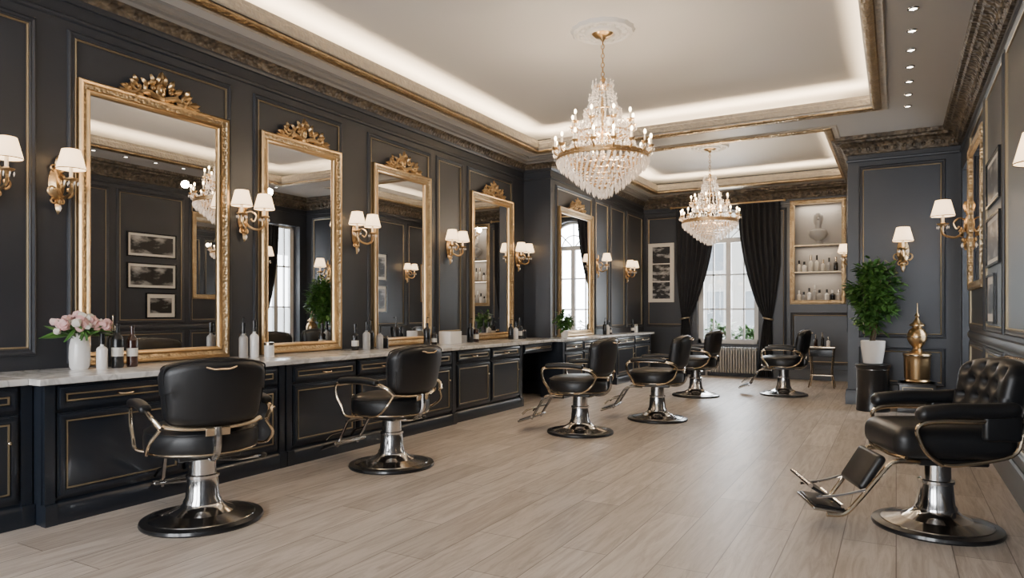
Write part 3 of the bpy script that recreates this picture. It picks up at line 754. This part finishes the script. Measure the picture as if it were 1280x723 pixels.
cluster('hair_product_set',[('cap',0,-.24,.28,.038,BLACKP),('cap',.05,-.12,.30,.040,GREYB),('pump',0,0,.32,.038,BLACKP),('cap',.03,.12,.25,.038,GREYB),('can',0,.24,.14,.04,BLACKP),('pump',-.08,.08,.30,.03,BLACKP)],(-5.0,ywall(463,-5.0),Z))
cluster('hair_product_set',[('pump',0,-.12,.34,.042,BLACKP),('cap',.02,.0,.22,.035,BLACKP)],(-5.0,ywall(541,-5.0),Z))
cluster('towel_box',[('box',0,0,.16,.18,CERAM),('box',0,.24,.10,.10,GREYB)],(-4.98,ywall(563,-4.98),Z))
cluster('hair_product_set',[('pump',0,-.1,.32,.04,BLACKP),('cap',0,.04,.28,.04,AMBER)],(-4.98,ywall(583,-4.98)+.2,Z))
cluster('hair_product_set',[('pump',0,-.25,.30,.04,BLACKP),('cap',0,-.1,.26,.04,CERAM),('cap',0,.03,.32,.038,BLACKP),('can',0,.15,.14,.04,BLACKP)],(-5.0,9.1,Z))
cluster('hair_product_set',[('pump',0,-.1,.3,.036,BLACKP),('cap',0,.04,.26,.036,CERAM),('cap',0,.16,.22,.036,AMBER)],(-4.60,11.7,Z))
cluster('hair_product_set',[('cap',0,-.1,.26,.036,BLACKP),('can',0,.06,.16,.05,CERAM)],(-4.60,13.2,Z))
# ------------------------------------------------------------------ plants
def foliage(b,c,rad,n,ls,seed=1):
    rnd=random.Random(seed)
    for k in range(n):
        while True:
            p=Vector((rnd.uniform(-1,1),rnd.uniform(-1,1),rnd.uniform(-1,1)))
            if .35<p.length<1: break
        q=Vector((p.x*rad[0],p.y*rad[1],p.z*rad[2]))*(.85+.25*math.sin(p.x*7+p.z*5))+Vector(c)
        d=Vector((p.x+rnd.uniform(-.5,.5),p.y+rnd.uniform(-.5,.5),.1+rnd.uniform(-.7,.5))).normalized()
        sd=d.cross(Vector((rnd.uniform(-.3,.3),rnd.uniform(-.3,.3),1))).normalized(); up=sd.cross(d); L=ls*rnd.uniform(.7,1.3); w=L*.26
        b.add([q,q+d*L*.35+sd*w-up*L*.03,q+d*L*.4+up*L*.05,q+d*L*.35-sd*w-up*L*.03,q+d*L*.75+sd*w*.7-up*L*.06,q+d*L*.75-sd*w*.7-up*L*.06,q+d*L-up*L*.12],[(0,1,2),(0,2,3),(1,4,2),(4,6,2),(2,6,5),(2,5,3)],GREEN)
b=B()
b.lathe([(0,0),(.10,0),(.115,.01),(.145,.22),(.15,.30),(.142,.31),(.13,.30),(.125,.27),(0,.27)],CERAM,seg=36); b.lathe([(.125,.275),(0,.285)],SOIL,seg=20)
for k in range(5):
    a=k*1.3; b.tube(smooth([(.02*math.cos(a),.02*math.sin(a),.27),(.04*math.cos(a+1),.04*math.sin(a+1),.5),(.10*math.cos(a),.10*math.sin(a),.75),(.2*math.cos(a),.2*math.sin(a),1.1)],4),[.013]*4+[.010]*4+[.006]*5,BARK,6)
foliage(b,(0,0,.92),(.31,.31,.38),1400,.105); foliage(b,(.02,0,1.2),(.2,.2,.20),300,.10,5); foliage(b,(-.02,0,.56),(.20,.20,.18),180,.10,6)
b.obj('potted_ficus',(-.27,10.24,.62))
b=B(); b.lathe([(0,0),(.20,0),(.205,.02),(.20,.04),(.195,.56),(.21,.58),(.215,.61),(.205,.62),(0,.62)],RUBBER,seg=36); b.ring((0,0,.55),.20,.004,CHROME,36); b.obj('plant_pedestal',(-.27,10.24,0))
b=B(); b.lathe([(0,0),(.045,0),(.06,.10),(.062,.12),(.05,.12),(0,.10)],CERAM,seg=20); foliage(b,(0,0,.27),(.12,.14,.15),220,.09,9)
for k in range(6): b.tube([(0,0,.1),(.06*math.cos(k),.06*math.sin(k),.28)],.004,GREEN,4)
b.obj('potted_fern',(-4.50,9.66,Z))
b=B()
b.box((-.58,-.1,0),(.58,.1,.16),RAD); foliage(b,(-.3,0,.36),(.3,.14,.30),300,.12,21); foliage(b,(.3,0,.32),(.32,.14,.26),300,.12,22); b.obj('balcony_planter',(cx,YB+.55,.50))
b=B(); b.box((-.7,-.2,0),(.7,.25,.48),PALE); b.obj('balcony_ledge',(cx,YB+.56,.02))
# gold urn
b=B()
b.lathe([(0,0),(.15,0),(.155,.02),(.14,.04),(.145,.06),(.150,.30),(.155,.34),(.165,.36),(.16,.38),(.11,.39),(.07,.41),(.05,.44),(.055,.47),(.09,.51),(.115,.57),(.115,.63),(.09,.69),(.055,.72),(.06,.735),(.09,.745),(.09,.76),(.05,.79),(.028,.83),(.016,.85),(.03,.875),(.02,.90),(.008,.92),(.006,1.04),(0,1.05)],GOLD,seg=36,wob=lambda a,z:1+(.03*math.cos(14*a) if .05<z<.33 else 0))
b.ring((0,0,.36),.16,.010,GOLDP,36); b.ring((0,0,.60),.117,.006,GOLDP,36)
b.obj('golden_urn',(.24,10.45,.38))
b=B(); b.rbox((0,0,.19),(.42,.42,.38),.01,RUBBER); b.rbox((0,0,.37),(.46,.46,.02),.008,RUBBER); b.rbox((0,0,.03),(.46,.46,.06),.008,RUBBER)
b.frame((-.17,-.21,.08),(1,0,0),(0,0,1),.34,.25,[(0,0),(0,.008),(.008,.008),(.008,0)],INLAY); b.obj('display_plinth',(.24,10.45,0))
# gold side table
b=B(); b.rbox((0,0,.70),(.44,.36,.03),.008,GOLDP); b.rbox((0,0,.60),(.38,.30,.12),.008,BLACKP); b.rbox((0,0,.22),(.36,.28,.02),.006,GOLDP)
for sx in(-1,1):
    for sy in(-1,1): b.tube(smooth([(sx*.19,sy*.15,.68),(sx*.17,sy*.13,.45),(sx*.16,sy*.12,.25),(sx*.20,sy*.15,0)],5),.012,GOLDP,8)
for (x,y,h,m_) in((-.1,0,.2,AMBER),(0,.05,.24,BLACKP),(.1,-.03,.16,CERAM)): bottle(b,(x,y,.715),h,.03,m_,GOLDP,'cap')
b.obj('side_table',(-1.12,12.95,0))
# niche shelves & contents
b=B()
for z in (2.08,2.60): b.box((nx0,YB-.01,z-.012),(nx1,YB+D,z+.012),INLAY)
b.box((nx0,YB,nz0),(nx1,YB+D,nz0+.012),WHITE)
sh=b.obj('niche_shelves')
light('AREA','niche_light',((nx0+nx1)/2,YB+.10,nz1-.02),10,(1,.86,.70),sh,.7,(0,0,0),.12)
for z,p in ((2.58,2.5),(2.06,2.5)): light('AREA','niche_light',((nx0+nx1)/2,YB+.10,z-.002),p,(1,.84,.66),sh,.7,(0,0,0),.1)
b=B(); rnd=random.Random(4)
for z in (nz0+.0125,2.0925):
    x=nx0+.09
    while x<nx1-.07:
        h=rnd.uniform(.16,.32); r=rnd.uniform(.034,.048); m_=rnd.choice((CERAM,CERAM,GREYB,CREAM,BLACKP)); bottle(b,(x,YB+.12,z),h,r,m_,rnd.choice((BLACKP,CERAM,GOLDP)),'cap'); x+=r*2+rnd.uniform(.01,.05)
b.obj('shelf_bottles')
b=B(); b.lathe([(0,0),(.10,0),(.10,.02),(.05,.04),(.045,.08),(.14,.14),(.17,.20),(.15,.27),(.06,.31),(.05,.37),(.075,.42),(.09,.49),(.085,.56),(.05,.61),(0,.62)],GREYB,seg=28,sy=.55)
b.ball((0,-.045,.50),.018,GREYB,(1,1.4,1.5),8); b.obj('plaster_bust',((nx0+nx1)/2,YB+.12,2.613))
# ------------------------------------------------------------------ pictures
def picture(name,w,h,loc,rz,prs,fm=BLACKP,pm=PRINT,mt=LABEL):
    b=B(); b.frame((-w/2,0,-h/2),(1,0,0),(0,0,1),w,h,[(0,0),(0,.025),(.02,.025),(.02,.008)],fm); b.box((-w/2+.01,-.010,-h/2+.01),(w/2-.01,0,h/2-.01),mt)
    for (x0,z0,x1,z1) in prs: b.box((x0*w-w/2,-.013,z0*h-h/2),(x1*w-w/2,-.009,z1*h-h/2),pm)
    b.obj(name,loc,rz)
E=.002
picture('framed_photograph',.90,.42,(XR-E,7.24,2.46),-PI/2,[(.07,.14,.93,.86)])
picture('framed_photograph',.90,.44,(XR-E,7.24,1.93),-PI/2,[(.07,.14,.93,.86)])
picture('framed_photograph',.56,.44,(XR-E,7.40,1.42),-PI/2,[(.14,.2,.86,.8)])
picture('framed_portraits',.56,1.26,(-4.38,YB-E,2.15),0,[(.16,.66,.84,.94),(.16,.36,.84,.64),(.16,.06,.84,.34)],CREAM,PRINT2,CREAM)
picture('framed_photograph',.5,.6,(XP-E,11.6,2.3),-PI/2,[(.14,.14,.86,.86)]); picture('framed_photograph',.5,.6,(XP-E,11.6,1.6),-PI/2,[(.14,.14,.86,.86)]); picture('framed_photograph',.6,.9,(XP-E,13.4,2.0),-PI/2,[(.14,.14,.86,.86)],GOLD)
# ------------------------------------------------------------------ daylight and added fill from behind the camera
w=bpy.data.worlds.new('overcast_sky'); S.world=w; w.use_nodes=True
bg=w.node_tree.nodes['Background']; bg.inputs[0].default_value=(.89,.95,1,1); bg.inputs[1].default_value=4.2
light('AREA','daylight_window_back',(cx,YB+.95,2.1),250,(.90,.95,1),None,1.5,(-PI/2,0,0),2.8)
light('AREA','daylight_window_side',(XR+.9,(WY0+WY1)/2,2.0),90,(.90,.95,1),None,1.2,(0,PI/2,0),2.4)
for x in (-3.6,-1.2):
    light('AREA','added_street_fill',(x,YN-.5,2.0),250,(.96,.97,1),None,2.0,(PI/2,0,0),2.6)  # fill lamps added outside the unseen near-wall openings
# ------------------------------------------------------------------ camera
cd=bpy.data.cameras.new('camera'); cam=bpy.data.objects.new('camera',cd); S.collection.objects.link(cam)
cam.location=(0,0,1.3); cam.rotation_euler=(PI/2,0,math.radians(29.37)); cd.lens=24.0; cd.sensor_width=36; cd.shift_y=.023; cd.clip_start=.05
S.camera=cam
